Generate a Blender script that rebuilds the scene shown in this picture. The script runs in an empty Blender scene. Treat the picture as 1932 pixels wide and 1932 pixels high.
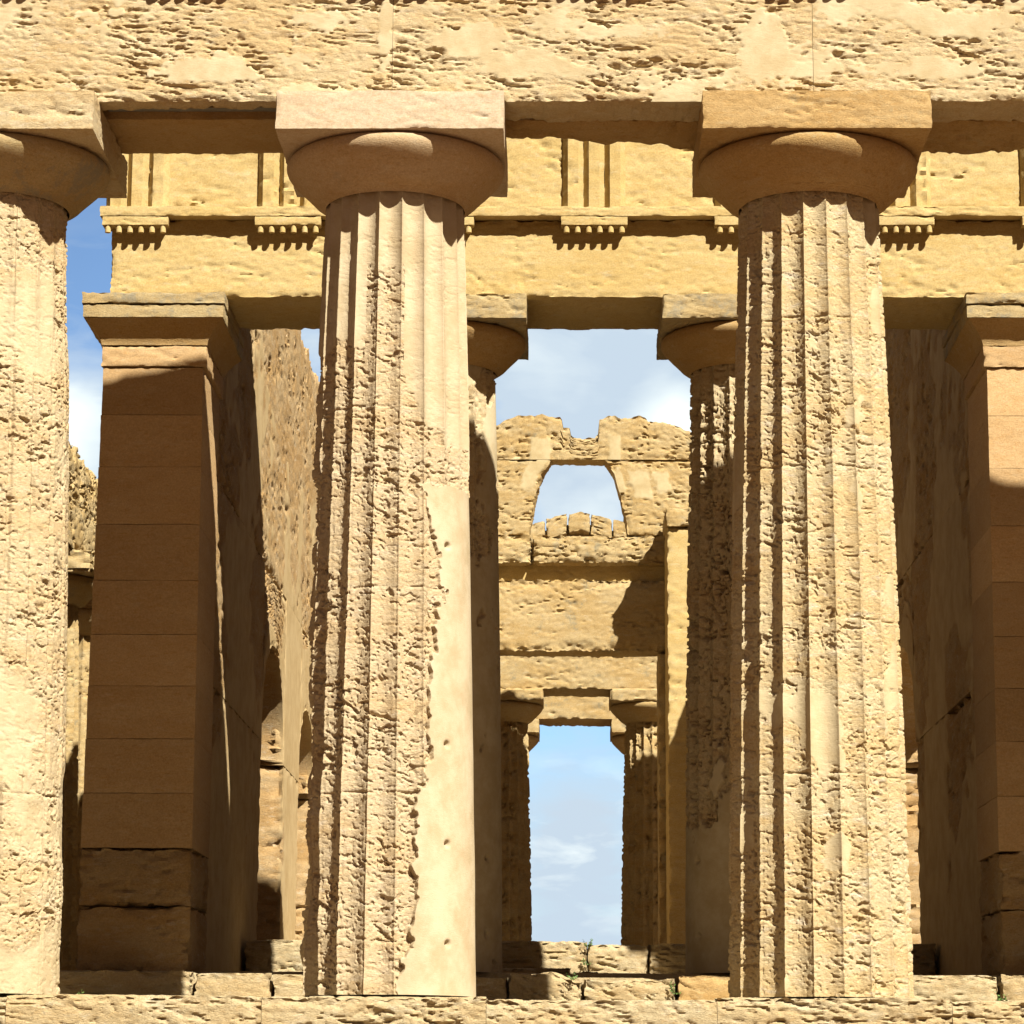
import bpy, math, random
import numpy as np
from mathutils import Matrix, Vector
R = math.radians
sc = bpy.context.scene
C = sc.collection

# ------------------------------------------------------------------ camera
CAM = (-0.3155, -21.0797, -0.5673)
PITCH, YAW, ROLL = 0.1974, -0.0175, 0.0052
fw = Vector((math.sin(YAW)*math.cos(PITCH), math.cos(YAW)*math.cos(PITCH), math.sin(PITCH)))
rt = Vector((math.cos(YAW), -math.sin(YAW), 0)); up = rt.cross(fw)
r2 = rt*math.cos(ROLL) + up*math.sin(ROLL); u2 = up*math.cos(ROLL) - rt*math.sin(ROLL)
cam_data = bpy.data.cameras.new('camera'); cam = bpy.data.objects.new('camera', cam_data); C.objects.link(cam)
m = Matrix((r2, u2, -fw)).transposed().to_4x4(); m.translation = Vector(CAM)
cam.matrix_world = m
cam_data.sensor_width = 36.0; cam_data.lens = 36.0*5321.95/1932.0
cam_data.clip_start = 0.5; cam_data.clip_end = 20000
sc.camera = cam

# ------------------------------------------------------------------ light
SUN_AZ, SUN_EL = 34.0, 46.0          # degrees right of the facade's normal, degrees up
sdir = Vector((math.sin(R(SUN_AZ))*math.cos(R(SUN_EL)), -math.cos(R(SUN_AZ))*math.cos(R(SUN_EL)), math.sin(R(SUN_EL))))
sun_data = bpy.data.lights.new('sun', 'SUN'); sun_data.energy = 5.0; sun_data.angle = R(0.5); sun_data.color = (1.0, 0.945, 0.775)
sun = bpy.data.objects.new('sun', sun_data); C.objects.link(sun)
sun.rotation_euler = (-sdir).to_track_quat('-Z', 'Y').to_euler(); sun.location = (20, -30, 40)

def pix_dir(u, v):
    d = fw + r2*((u-966)/5321.95) - u2*((v-966)/5321.95)
    return d.normalized()

world = bpy.data.worlds.new('World'); sc.world = world; world.use_nodes = True
def build_world():
    nt = world.node_tree; nt.nodes.clear(); N = nt.nodes.new; L = nt.links.new
    out = N('ShaderNodeOutputWorld'); bg = N('ShaderNodeBackground'); bg.inputs['Strength'].default_value = 0.022
    L(bg.outputs[0], out.inputs[0])
    sky = N('ShaderNodeTexSky'); sky.sky_type = 'NISHITA'; sky.sun_disc = False
    sky.sun_elevation = R(SUN_EL); sky.sun_rotation = R(180-SUN_AZ); sky.air_density = 1.0; sky.dust_density = 0.4; sky.ozone_density = 2.0
    tc = N('ShaderNodeTexCoord')
    def noise(scale, detail, dist=0.0, zs=1.0, off=(0, 0, 0)):
        mp = N('ShaderNodeMapping'); mp.inputs['Scale'].default_value = (1, 1, zs); mp.inputs['Location'].default_value = off
        L(tc.outputs['Generated'], mp.inputs[0])
        n = N('ShaderNodeTexNoise'); n.inputs['Scale'].default_value = scale; n.inputs['Detail'].default_value = detail
        n.inputs['Distortion'].default_value = dist; n.inputs['Roughness'].default_value = .55
        L(mp.outputs[0], n.inputs['Vector']); return n.outputs['Fac']
    def mth(op, a, b=None, c=None, clamp=False):
        n = N('ShaderNodeMath'); n.operation = op; n.use_clamp = clamp
        for i, x in enumerate((a, b, c)):
            if x is None: continue
            if isinstance(x, (int, float)): n.inputs[i].default_value = x
            else: L(x, n.inputs[i])
        return n.outputs[0]
    def lobe(u, v, deg):                       # soft patch of cloud round one direction of the sky
        d = pix_dir(u, v)
        vm = N('ShaderNodeVectorMath'); vm.operation = 'DISTANCE'; L(tc.outputs['Generated'], vm.inputs[0]); vm.inputs[1].default_value = d
        q = mth('DIVIDE', vm.outputs['Value'], R(deg)); q = mth('MULTIPLY', q, q); q = mth('MULTIPLY', q, -1.0)
        return mth('POWER', 2.718, q)
    big = noise(9, 5, .4, 1.6, (1.3, .2, .7)); fine = noise(38, 6, .6, 3.2, (.2, .9, .1))
    streak = noise(30, 7, .25, 3.2, (.7, .3, .43)); soft = noise(14, 4, .6, 2.0, (.1, .5, .2))
    wob = mth('MULTIPLY_ADD', fine, .9, mth('MULTIPLY_ADD', big, .5, -.70))
    tot = None
    for (u, v, deg, w) in ((1180, 700, 2.0, 1.5), (1000, 700, 1.4, 1.0), (1500, 700, 2.6, 1.3), (1080, 950, 1.4, 1.15), (60, 850, 1.6, 1.9), (300, 760, 1.2, .5), (590, 660, 1.3, .9),
                           (1090, 1780, 2.4, 1.05), (1090, 1540, 1.3, .72), (2200, 900, 4.0, .9), (-600, 1200, 4.0, .8)):
        g = mth('MULTIPLY', lobe(u, v, deg), w); tot = g if tot is None else mth('ADD', tot, g)
    cov = mth('ADD', tot, wob)
    far = mth('SUBTRACT', big, .46); far = mth('MULTIPLY', far, 3.0, clamp=True); far = mth('MULTIPLY', far, .35)
    cov = mth('MULTIPLY', cov, 1.0, clamp=True); cov = mth('MAXIMUM', cov, far)
    bright = mth('ADD', lobe(1270, 790, .75), mth('MULTIPLY', lobe(90, 800, 1.4), .8))
    bright = mth('ADD', bright, mth('MULTIPLY', mth('MULTIPLY_ADD', streak, 2.6, -1.30), mth('MULTIPLY_ADD', lobe(1090, 1560, 1.6), .8, .15))); bright = mth('ADD', bright, mth('MULTIPLY_ADD', soft, 1.0, -.52)); bright = mth('MAXIMUM', bright, 0.0, clamp=True)
    cr = N('ShaderNodeMix'); cr.data_type = 'RGBA'
    cr.inputs['A'].default_value = (10.4, 12.5, 14.6, 1); cr.inputs['B'].default_value = (22, 23.2, 21.6, 1)
    L(bright, cr.inputs['Factor'])
    sk = N('ShaderNodeMix'); sk.data_type = 'RGBA'; sk.blend_type = 'MULTIPLY'; sk.inputs['Factor'].default_value = 1
    L(sky.outputs[0], sk.inputs['A']); tint = N('ShaderNodeMix'); tint.data_type = 'RGBA'; tint.inputs['A'].default_value = (.95, .50, .28, 1); tint.inputs['B'].default_value = (2.0, 2.4, 2.8, 1)
    L(lobe(1050, 900, 24), tint.inputs['Factor']); L(tint.outputs['Result'], sk.inputs['B'])
    mx = N('ShaderNodeMix'); mx.data_type = 'RGBA'
    L(cov, mx.inputs['Factor']); L(sk.outputs['Result'], mx.inputs['A']); L(cr.outputs['Result'], mx.inputs['B'])
    L(mx.outputs['Result'], bg.inputs[0])
build_world()
vs = sc.view_settings
vs.view_transform = 'Standard'; vs.look = 'None'; vs.exposure = 1.40; vs.gamma = 1.0
sc.cycles.diffuse_bounces = 6; sc.cycles.max_bounces = 8

# ------------------------------------------------------------------ numpy noise
_rng = np.random.RandomState(7)
_G = _rng.normal(size=(256, 3)); _G /= np.linalg.norm(_G, axis=1)[:, None]
_PERM = np.concatenate([_rng.permutation(256)]*3).astype(np.int32)
def perlin(x, y, z):
    xi = np.floor(x).astype(np.int32); yi = np.floor(y).astype(np.int32); zi = np.floor(z).astype(np.int32)
    fx = x-xi; fy = y-yi; fz = z-zi
    X = xi & 255; Y = yi & 255; Z = zi & 255
    ux = fx*fx*fx*(fx*(fx*6-15)+10); uy = fy*fy*fy*(fy*(fy*6-15)+10); uz = fz*fz*fz*(fz*(fz*6-15)+10)
    res = 0
    for i in (0, 1):
        a = _PERM[(X+i) & 255]; wx = ux if i else 1-ux
        for j in (0, 1):
            b = _PERM[(a+Y+j) & 255]; wy = uy if j else 1-uy
            for k in (0, 1):
                g = _G[_PERM[(b+Z+k) & 255]]; wz = uz if k else 1-uz
                res = res + wx*wy*wz*(g[:, 0]*(fx-i)+g[:, 1]*(fy-j)+g[:, 2]*(fz-k))
    return res*1.5
def ss(a, b, x):
    t = np.clip((x-a)/(b-a), 0, 1); return t*t*(3-2*t)
def erosion(P, amp=1.0, pits=1.0, seed=0.0, tilt=.12, style='bed'):
    """metres taken off a weathered calcarenite face: bedded pits, ragged ledges, fine grain"""
    x = P[:, 0]+seed*3.7; y = P[:, 1]+seed*1.3; z = P[:, 2]+tilt*P[:, 0]+seed*2.1
    n3 = perlin(x*1.9, y*1.9, z*3.4+9)
    n5 = perlin(x*3.1+17, y*3.1, z*5.5)
    st = perlin(x*1.3+4, y*1.3, z*10)
    n1 = perlin(x*6.5+.6*n3, y*6.5, z*27+.8*n3)
    nl = perlin(x*4.5+31, y*4.5, z*36+1.4*n5)
    n2 = perlin(x*14+7, y*14, z*42)
    n4 = perlin(x*34, y*34+3, z*46)
    if style == 'shaft':                       # shelly drum stone: many small holes, a few ledges
        n1 = perlin(x*9+.8*n3, y*9, z*20+.8*n3); nh = perlin(x*29+3, y*29, z*36); nm = perlin(x*16+11, y*16, z*33+1.2*n5)
        mask = ss(-.30, .30, n3); m2 = ss(-.35, .25, n5-.3*st); m3 = ss(.0, .45, n5+n3)
        d = (m3*.026*ss(.27, .39, n1) + (.25+.75*m2)*.017*ss(.25, .37, nm) + (.35+.65*mask)*.014*ss(.24, .36, nh))*pits + .004*n3 + .003*st + .003*n4*(.5+mask)
        return d*amp, mask
    mask = ss(-.30, .35, n3+.6*st); m2 = ss(-.35, .25, n5-.3*st); m3 = ss(-.1, .4, n5+n3)
    d = (m3*.030*ss(.22, .38, n1) + (.2+.8*mask)*.016*ss(.20, .34, nl) + (.3+.7*m2)*.015*ss(.20, .36, n2))*pits + .005*n3 + .005*st + .003*n2 + .0035*n4*(.4+mask)
    return d*amp, mask

# ------------------------------------------------------------------ mesh helpers
ORG = {}
def tag(o, label=None, cat=None, group=None, kind=None):
    if label: o['label'] = label
    if cat: o['category'] = cat
    if group: o['group'] = group
    if kind: o['kind'] = kind
    return o
def thing(name, label, cat, loc=(0, 0, 0), group=None, rz=0.0):
    o = bpy.data.objects.new(name, None); C.objects.link(o); o.location = loc; o.rotation_euler = (0, 0, rz)
    o.empty_display_size = .3
    ORG[o.name] = Vector(loc); return tag(o, label, cat, group)
def obj(name, P, F, mat, parent=None, attrs=None, local=False, smooth=True, angle=50, loc=None):
    """link vertices P and faces F (quads array or list) as one mesh; P in world space unless local"""
    P = np.asarray(P, dtype=np.float64)
    org = Vector((0, 0, 0))
    if parent is not None and not local: org = ORG[parent.name]
    if loc is not None: org = Vector(loc)
    P = P - np.array(org)
    me = bpy.data.meshes.new(name)
    if isinstance(F, np.ndarray):
        n = len(F); k = F.shape[1]
        me.vertices.add(len(P)); me.vertices.foreach_set('co', P.astype(np.float32).ravel())
        me.loops.add(n*k); me.loops.foreach_set('vertex_index', F.astype(np.int32).ravel())
        me.polygons.add(n); me.polygons.foreach_set('loop_start', np.arange(0, n*k, k, dtype=np.int32))
        me.polygons.foreach_set('loop_total', np.full(n, k, dtype=np.int32))
    else:
        me.from_pydata([tuple(p) for p in P], [], F)
    me.update(calc_edges=True); me.validate()
    if attrs:
        for kx, val in attrs.items():
            a = me.attributes.new(kx, 'FLOAT', 'POINT'); a.data.foreach_set('value', np.asarray(val, dtype=np.float32))
    if smooth:
        me.polygons.foreach_set('use_smooth', np.ones(len(me.polygons), dtype=bool))
        if angle: me.set_sharp_from_angle(angle=R(angle))
    if mat is not None: me.materials.append(mat)
    o = bpy.data.objects.new(name, me); C.objects.link(o)
    if parent is not None: o.parent = parent
    ORG[o.name] = org
    if parent is None and loc is not None: o.location = loc
    return o
def box_grid(x0, x1, y0, y1, z0, z1, nx, ny, nz):
    """closed box as a welded grid: points, outward normals, distance to nearest edge, quads"""
    xs = np.linspace(x0, x1, nx+1); ys = np.linspace(y0, y1, ny+1); zs = np.linspace(z0, z1, nz+1)
    def nid(i, j, k): return (i*(ny+1)+j)*(nz+1)+k
    quads = []
    def face(A, B, fn, flip):
        a, b = np.meshgrid(np.arange(A), np.arange(B), indexing='ij'); a = a.ravel(); b = b.ravel()
        q = np.stack([fn(a, b), fn(a+1, b), fn(a+1, b+1), fn(a, b+1)], 1)
        quads.append(q[:, ::-1] if flip else q)
    face(nx, nz, lambda a, b: nid(a, 0, b), False); face(nx, nz, lambda a, b: nid(a, ny, b), True)
    face(ny, nz, lambda a, b: nid(0, a, b), True); face(ny, nz, lambda a, b: nid(nx, a, b), False)
    face(nx, ny, lambda a, b: nid(a, b, 0), True); face(nx, ny, lambda a, b: nid(a, b, nz), False)
    Q = np.concatenate(quads); ids, inv = np.unique(Q, return_inverse=True); Q = inv.reshape(-1, 4)
    k = ids % (nz+1); j = (ids//(nz+1)) % (ny+1); i = ids//((nz+1)*(ny+1))
    P = np.stack([xs[i], ys[j], zs[k]], 1)
    Nn = np.stack([(i == nx)*1.0-(i == 0), (j == ny)*1.0-(j == 0), (k == nz)*1.0-(k == 0)], 1)
    Nn /= np.linalg.norm(Nn, axis=1)[:, None]
    D = np.stack([np.minimum(P[:, 0]-x0, x1-P[:, 0]), np.minimum(P[:, 1]-y0, y1-P[:, 1]), np.minimum(P[:, 2]-z0, z1-P[:, 2])], 1)
    e = np.sort(D, axis=1)[:, 1]
    return P, Nn, e, Q
def rough(name, b, res, mat, parent=None, amp=.5, pits=1.0, chip=.03, chipw=.06, seed=None, warp=None, plaster=None, tone=0.0, post=None, loc=None, maxn=900, tilt=.12, flatx=False):
    """a block of stone: box b=(x0,x1,y0,y1,z0,z1), weathered by erosion() and chipped along its edges"""
    x0, x1, y0, y1, z0, z1 = b
    rx, ry, rz = res if isinstance(res, tuple) else (res, res, res)
    n = [max(1, min(maxn, int(round(abs(q)/r_)))) for q, r_ in ((x1-x0, rx), (y1-y0, ry), (z1-z0, rz))]
    P, Nn, e, Q = box_grid(x0, x1, y0, y1, z0, z1, *n)
    if seed is None: seed = (len(bpy.data.objects)*0.618) % 17
    d, mask = erosion(P, amp, pits, seed, tilt)
    pl = np.zeros(len(P))
    if plaster is not None:
        pl = plaster(P); d = d*(1-pl*.97)-.002*pl
    if flatx: e = np.where(Nn[:, 0] != 0, np.minimum(P[:, 2]-z0, z1-P[:, 2]), np.where(np.abs(Nn[:, 1]) > .9, np.minimum(P[:, 2]-z0, z1-P[:, 2]), e))
    if chip:
        c = perlin(P[:, 0]*4.1+seed, P[:, 1]*4.1, P[:, 2]*6)
        c2 = perlin(P[:, 0]*15+seed, P[:, 1]*15, P[:, 2]*19)
        d = d+chip*(1-ss(0, chipw, e))*np.clip(.35+.9*c+.5*c2, 0, 2)*(1-.8*pl)
    P2 = P-Nn*d[:, None]
    if warp is not None: P2 = warp(P2, P)
    if post is not None: P2 = post(P2, P)
    if flatx:
        P2[:, 0] = np.where(P[:, 0] == P[:, 0].min(), P[:, 0], np.where(P[:, 0] == P[:, 0].max(), P[:, 0], P2[:, 0]))
    at = {}
    if plaster is not None: at['plaster'] = pl
    if np.isscalar(tone):
        if tone: at['tone'] = np.full(len(P), tone)
    else: at['tone'] = tone
    if callable(tone): at['tone'] = tone(P)
    return obj(name, P2, Q, mat, parent, at, loc=loc)
def lathe(prof, nth, seed=0.0, amp=0.0):
    prof = np.array(prof); th = np.linspace(0, 2*np.pi, nth, endpoint=False)
    r = prof[:, 1][:, None]*np.ones(nth); z = prof[:, 0][:, None]*np.ones(nth)
    P = np.stack([r*np.sin(th), -r*np.cos(th), z], 2).reshape(-1, 3)
    if amp:
        d, _ = erosion(P, amp, .6, seed); Nn = P*[1, 1, 0]; Nn /= np.linalg.norm(Nn, axis=1)[:, None]+1e-9; P = P-Nn*d[:, None]
    k = len(prof)
    a, b = np.meshgrid(np.arange(k-1), np.arange(nth), indexing='ij'); a = a.ravel(); b = b.ravel(); b1 = (b+1) % nth
    Q = np.stack([a*nth+b, a*nth+b1, (a+1)*nth+b1, (a+1)*nth+b], 1)
    return P, Q

# ------------------------------------------------------------------ materials
def stone(name, ca, cb, cc, plast=(.52, .42, .29), rough_=.95, bump=.6, sc_=1.0, band=3.0, grey=0.0, greyc=(.20, .18, .14), mixlo=.38, mixhi=.62):
    ca, cb, cc, plast = [(.74*c[0], .72*c[1]**.95, .71*c[2]**.91) for c in (ca, cb, cc, plast)]
    mt = bpy.data.materials.new(name); mt.use_nodes = True; nt = mt.node_tree; N = nt.nodes.new; L = nt.links.new
    bs = nt.nodes['Principled BSDF']; bs.inputs['Roughness'].default_value = rough_
    bs.inputs['Specular IOR Level'].default_value = .12
    tc = N('ShaderNodeTexCoord'); oi = N('ShaderNodeObjectInfo')
    va = N('ShaderNodeVectorMath'); va.operation = 'ADD'
    mo = N('ShaderNodeVectorMath'); mo.operation = 'SCALE'; mo.inputs[0].default_value = (31, 17, 23); L(oi.outputs['Random'], mo.inputs['Scale'])
    L(tc.outputs['Object'], va.inputs[0]); L(mo.outputs[0], va.inputs[1])
    def mapv(zs):
        mp = N('ShaderNodeMapping'); mp.inputs['Scale'].default_value = (1, 1, zs); mp.inputs['Rotation'].default_value = (0, .1, 0)
        L(va.outputs[0], mp.inputs[0]); return mp.outputs[0]
    def noise(v, s, d, r_=.6):
        n = N('ShaderNodeTexNoise'); n.inputs['Scale'].default_value = s*sc_; n.inputs['Detail'].default_value = d; n.inputs['Roughness'].default_value = r_
        L(v, n.inputs['Vector']); return n.outputs['Fac']
    def ramp(f, lo, hi):
        mr = N('ShaderNodeMapRange'); mr.interpolation_type = 'SMOOTHSTEP'; mr.inputs['From Min'].default_value = lo; mr.inputs['From Max'].default_value = hi; L(f, mr.inputs['Value']); return mr.outputs[0]
    def mix(f, a, b, mode='MIX'):
        mx = N('ShaderNodeMix'); mx.data_type = 'RGBA'; mx.blend_type = mode
        for s, x in (('Factor', f), ('A', a), ('B', b)):
            if isinstance(x, tuple): mx.inputs[s].default_value = (*x, 1)
            elif isinstance(x, (int, float)): mx.inputs[s].default_value = x
            else: L(x, mx.inputs[s])
        return mx.outputs['Result']
    v1 = mapv(1.0); vb = mapv(band)
    col = mix(ramp(noise(vb, 1.1, 5), mixlo, mixhi), ca, cb)
    col = mix(ramp(noise(vb, 5.5, 6, .7), .52, .72), col, cc)
    mf = N('ShaderNodeMath'); mf.operation = 'MULTIPLY'; L(ramp(noise(vb, 13, 9, .75), .50, .66), mf.inputs[0]); mf.inputs[1].default_value = .55
    col = mix(mf.outputs[0], col, tuple(c*k for c, k in zip(cb, (.86, .74, .56))))
    mg = N('ShaderNodeMath'); mg.operation = 'MULTIPLY'; L(ramp(noise(vb, 8, 9, .8), .56, .70), mg.inputs[0]); mg.inputs[1].default_value = .5
    col = mix(mg.outputs[0], col, tuple(c*k for c, k in zip(cc, (1.04, 1.08, 1.22))))
    sp = ramp(noise(v1, 60, 3, .7), .3, .75)
    spk = mix(sp, (.84, .83, .81), (1.10, 1.09, 1.08)); col = mix(1.0, col, spk, 'MULTIPLY')
    if grey:
        g = ramp(noise(v1, 3.2, 7, .75), .62-grey*.3, .72-grey*.2); g2 = N('ShaderNodeMath'); g2.operation = 'MULTIPLY'; L(g, g2.inputs[0]); g2.inputs[1].default_value = .8
        col = mix(g2.outputs[0], col, greyc)
    ap = N('ShaderNodeAttribute'); ap.attribute_name = 'plaster'
    pcol = mix(ramp(noise(v1, 3.2, 9, .72), .35, .68), plast, tuple(c*k for c, k in zip(plast, (.80, .75, .66))))
    pcol = mix(ramp(noise(mapv(.25), 7, 5, .7), .55, .8), pcol, tuple(c*k for c, k in zip(plast, (.80, .76, .68))))
    col = mix(ap.outputs['Fac'], col, pcol)
    at = N('ShaderNodeAttribute'); at.attribute_name = 'tone'
    ad = N('ShaderNodeMath'); ad.operation = 'ADD'; ad.inputs[1].default_value = 1.0; L(at.outputs['Fac'], ad.inputs[0])
    vs_ = N('ShaderNodeVectorMath'); vs_.operation = 'SCALE'; L(col, vs_.inputs[0]); L(ad.outputs[0], vs_.inputs['Scale'])
    L(vs_.outputs[0], bs.inputs['Base Color'])
    n1 = noise(vb, 34, 8, .78)
    vo = N('ShaderNodeTexVoronoi'); vo.inputs['Scale'].default_value = 38*sc_; L(vb, vo.inputs['Vector'])
    pit = ramp(vo.outputs['Distance'], .0, .35)
    ga = N('ShaderNodeMath'); ga.operation = 'MULTIPLY'; L(pit, ga.inputs[0]); ga.inputs[1].default_value = .5
    hs = N('ShaderNodeMath'); hs.operation = 'ADD'; L(n1, hs.inputs[0]); L(ga.outputs[0], hs.inputs[1])
    bp = N('ShaderNodeBump'); bp.inputs['Distance'].default_value = .016
    st = N('ShaderNodeMath'); st.operation = 'MULTIPLY_ADD'; L(ap.outputs['Fac'], st.inputs[0]); st.inputs[1].default_value = -bump*.6; st.inputs[2].default_value = bump
    L(st.outputs[0], bp.inputs['Strength']); L(hs.outputs[0], bp.inputs['Height']); L(bp.outputs[0], bs.inputs['Normal'])
    return mt
CREAM = stone('cream_travertine', (.56, .445, .27), (.53, .385, .20), (.60, .50, .35), plast=(.585, .485, .315))
PALE = stone('pale_column_stone', (.54, .43, .265), (.52, .375, .20), (.58, .475, .335), plast=(.55, .455, .30), mixlo=.42, mixhi=.7)
COL2 = stone('ochre_column_stone', (.555, .45, .275), (.53, .39, .20), (.585, .50, .38), plast=(.56, .46, .29))
PINK = stone('pinkish_new_stone', (.58, .46, .33), (.55, .42, .285), (.60, .485, .36), bump=.25)
CAPS = stone('worn_capital_stone', (.53, .39, .235), (.49, .335, .175), (.56, .43, .28), bump=.4, grey=.10, greyc=(.30, .24, .17))
COL1 = stone('rosy_column_stone', (.545, .43, .275), (.52, .375, .205), (.58, .475, .345), plast=(.55, .45, .305), mixlo=.42, mixhi=.7)
OCHRE = stone('ochre_smooth_stone', (.48, .32, .14), (.44, .275, .105), (.50, .36, .18), bump=.5, grey=.08, greyc=(.30, .23, .13))
GOLD = stone('golden_frieze_stone', (.55, .41, .185), (.52, .37, .145), (.56, .44, .24), bump=.25)
ANTA = stone('anta_stone', (.53, .355, .18), (.50, .32, .15), (.55, .39, .22), bump=.35)
LICHEN = stone('lichen_grey_stone', (.46, .35, .18), (.42, .30, .14), (.46, .37, .22), grey=.45, bump=.5)
WALL = stone('cella_wall_stone', (.52, .365, .19), (.48, .30, .125), (.57, .45, .31), plast=(.56, .415, .22), bump=.9)
FAR = stone('cross_wall_stone', (.52, .39, .20), (.48, .33, .14), (.55, .44, .27), plast=(.56, .455, .27), grey=.22, bump=.9, greyc=(.22, .19, .13))
STEP = stone('step_stone', (.56, .455, .28), (.52, .385, .205), (.60, .51, .36), grey=.1, bump=.9, greyc=(.28, .23, .15))
GROUND = stone('dry_earth', (.21, .105, .05), (.17, .08, .036), (.24, .13, .065), bump=.5, band=1.0)
def plain(name, col, rg=.7, metal=0.0):
    mt = bpy.data.materials.new(name); mt.use_nodes = True; nt = mt.node_tree; b = nt.nodes['Principled BSDF']
    n = nt.nodes.new('ShaderNodeTexNoise'); n.inputs['Scale'].default_value = 14; n.inputs['Detail'].default_value = 5
    mx = nt.nodes.new('ShaderNodeMix'); mx.data_type = 'RGBA'; mx.inputs['A'].default_value = (*[c*.75 for c in col], 1); mx.inputs['B'].default_value = (*[c*1.2 for c in col], 1)
    nt.links.new(n.outputs['Fac'], mx.inputs['Factor']); nt.links.new(mx.outputs['Result'], b.inputs['Base Color'])
    b.inputs['Roughness'].default_value = rg; b.inputs['Metallic'].default_value = metal; return mt
STEEL = plain('grey_steel', (.16, .16, .15), .6); LEAF = plain('weed_leaf', (.07, .13, .025), .6); STEM = plain('weed_stem', (.16, .14, .05), .8)

# ------------------------------------------------------------------ ground and podium
S, S2, A, H, T = 3.2143, 3.097, .8601, 6.72, .302
XC = [-S/2-2*S2, -S/2-S2, -S/2, S/2, S/2+S2, S/2+2*S2]
LEN = 37.95
def sheet():
    n = 60; g = np.sign(np.linspace(-1, 1, n+1))*np.abs(np.linspace(-1, 1, n+1))**3*6000
    X, Y = np.meshgrid(g, g, indexing='ij'); Z = np.full(X.shape, -2.2)
    P = np.stack([X.ravel(), Y.ravel(), Z.ravel()], 1); a, b = np.meshgrid(np.arange(n), np.arange(n), indexing='ij'); a = a.ravel(); b = b.ravel()
    Q = np.stack([a*(n+1)+b, (a+1)*(n+1)+b, (a+1)*(n+1)+b+1, a*(n+1)+b+1], 1)
    tag(obj('ground', P, Q, GROUND, smooth=False), kind='structure')
sheet()
pod = thing('temple_podium', 'stepped stone base carrying the whole temple', 'podium', (0, 0, -2.2))
for i in range(3):
    o_ = .38*(3-i)
    rough('step', (-8.6-o_, 8.6+o_, -.95-o_, 38.75+o_, -2.25+.54*i, -1.71+.54*i), (.12, .6, .09), STEP, pod, amp=.8, chip=.05)
rough('core', (-8.6, 8.6, -.35, 38.7, -.63, -.03), (.6, .6, .3), STEP, pod, amp=.3, chip=0)
rough('pavement', (-4.8, 4.8, 5.0, 33.4, -.03, .36), (.2, .2, .2), STEP, pod, amp=.5, chip=0)
rough('cella_floor', (-3.68, 3.68, 10.02, 28.9, .36, .80), (.12, .2, .12), STEP, pod, amp=.5, chip=0)
# top step: one block after another
cuts = [-8.6, -6.9, -5.6, -4.25, -2.43, -.835, .80, 2.46, 4.02, 5.6, 7.0, 8.6]
descr = {3: 'pitted top step block under the leftmost column, with dark holes along its face', 4: 'top step block left of the worn centre column, with a slanting joint',
         5: 'top step block directly beneath the half plastered column', 6: 'top step block in the middle, between the two full columns', 7: 'top step block directly beneath the right deeply pitted column', 8: 'top step block at the right edge, beside the pitted column'}
for i in range(len(cuts)-1):
    x0, x1 = cuts[i]+.0015, cuts[i+1]-.0015
    near = 2 <= i <= 8
    o = rough('step_block', (x0, x1, -.80, -.345, -.55, -.02+.012*math.sin(i*2.3)), (.012, .04, .012) if near else .08, STEP, amp=1.0, chip=.05, chipw=.09, seed=i*1.7, flatx=True, loc=((x0+x1)/2, -.57, -.55))
    tag(o, descr.get(i, 'top step block at the far %s end of the temple front' % ('left' if x0 < 0 else 'right')), 'stone block', 'stone blocks of the top step')
    if i not in descr: o['label'] = ('outermost ' if i in (0, 10) else 'second ' if i in (1, 9) else 'third ')+'top step block counted from the %s corner of the temple' % ('left' if x0 < 0 else 'right')

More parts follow.
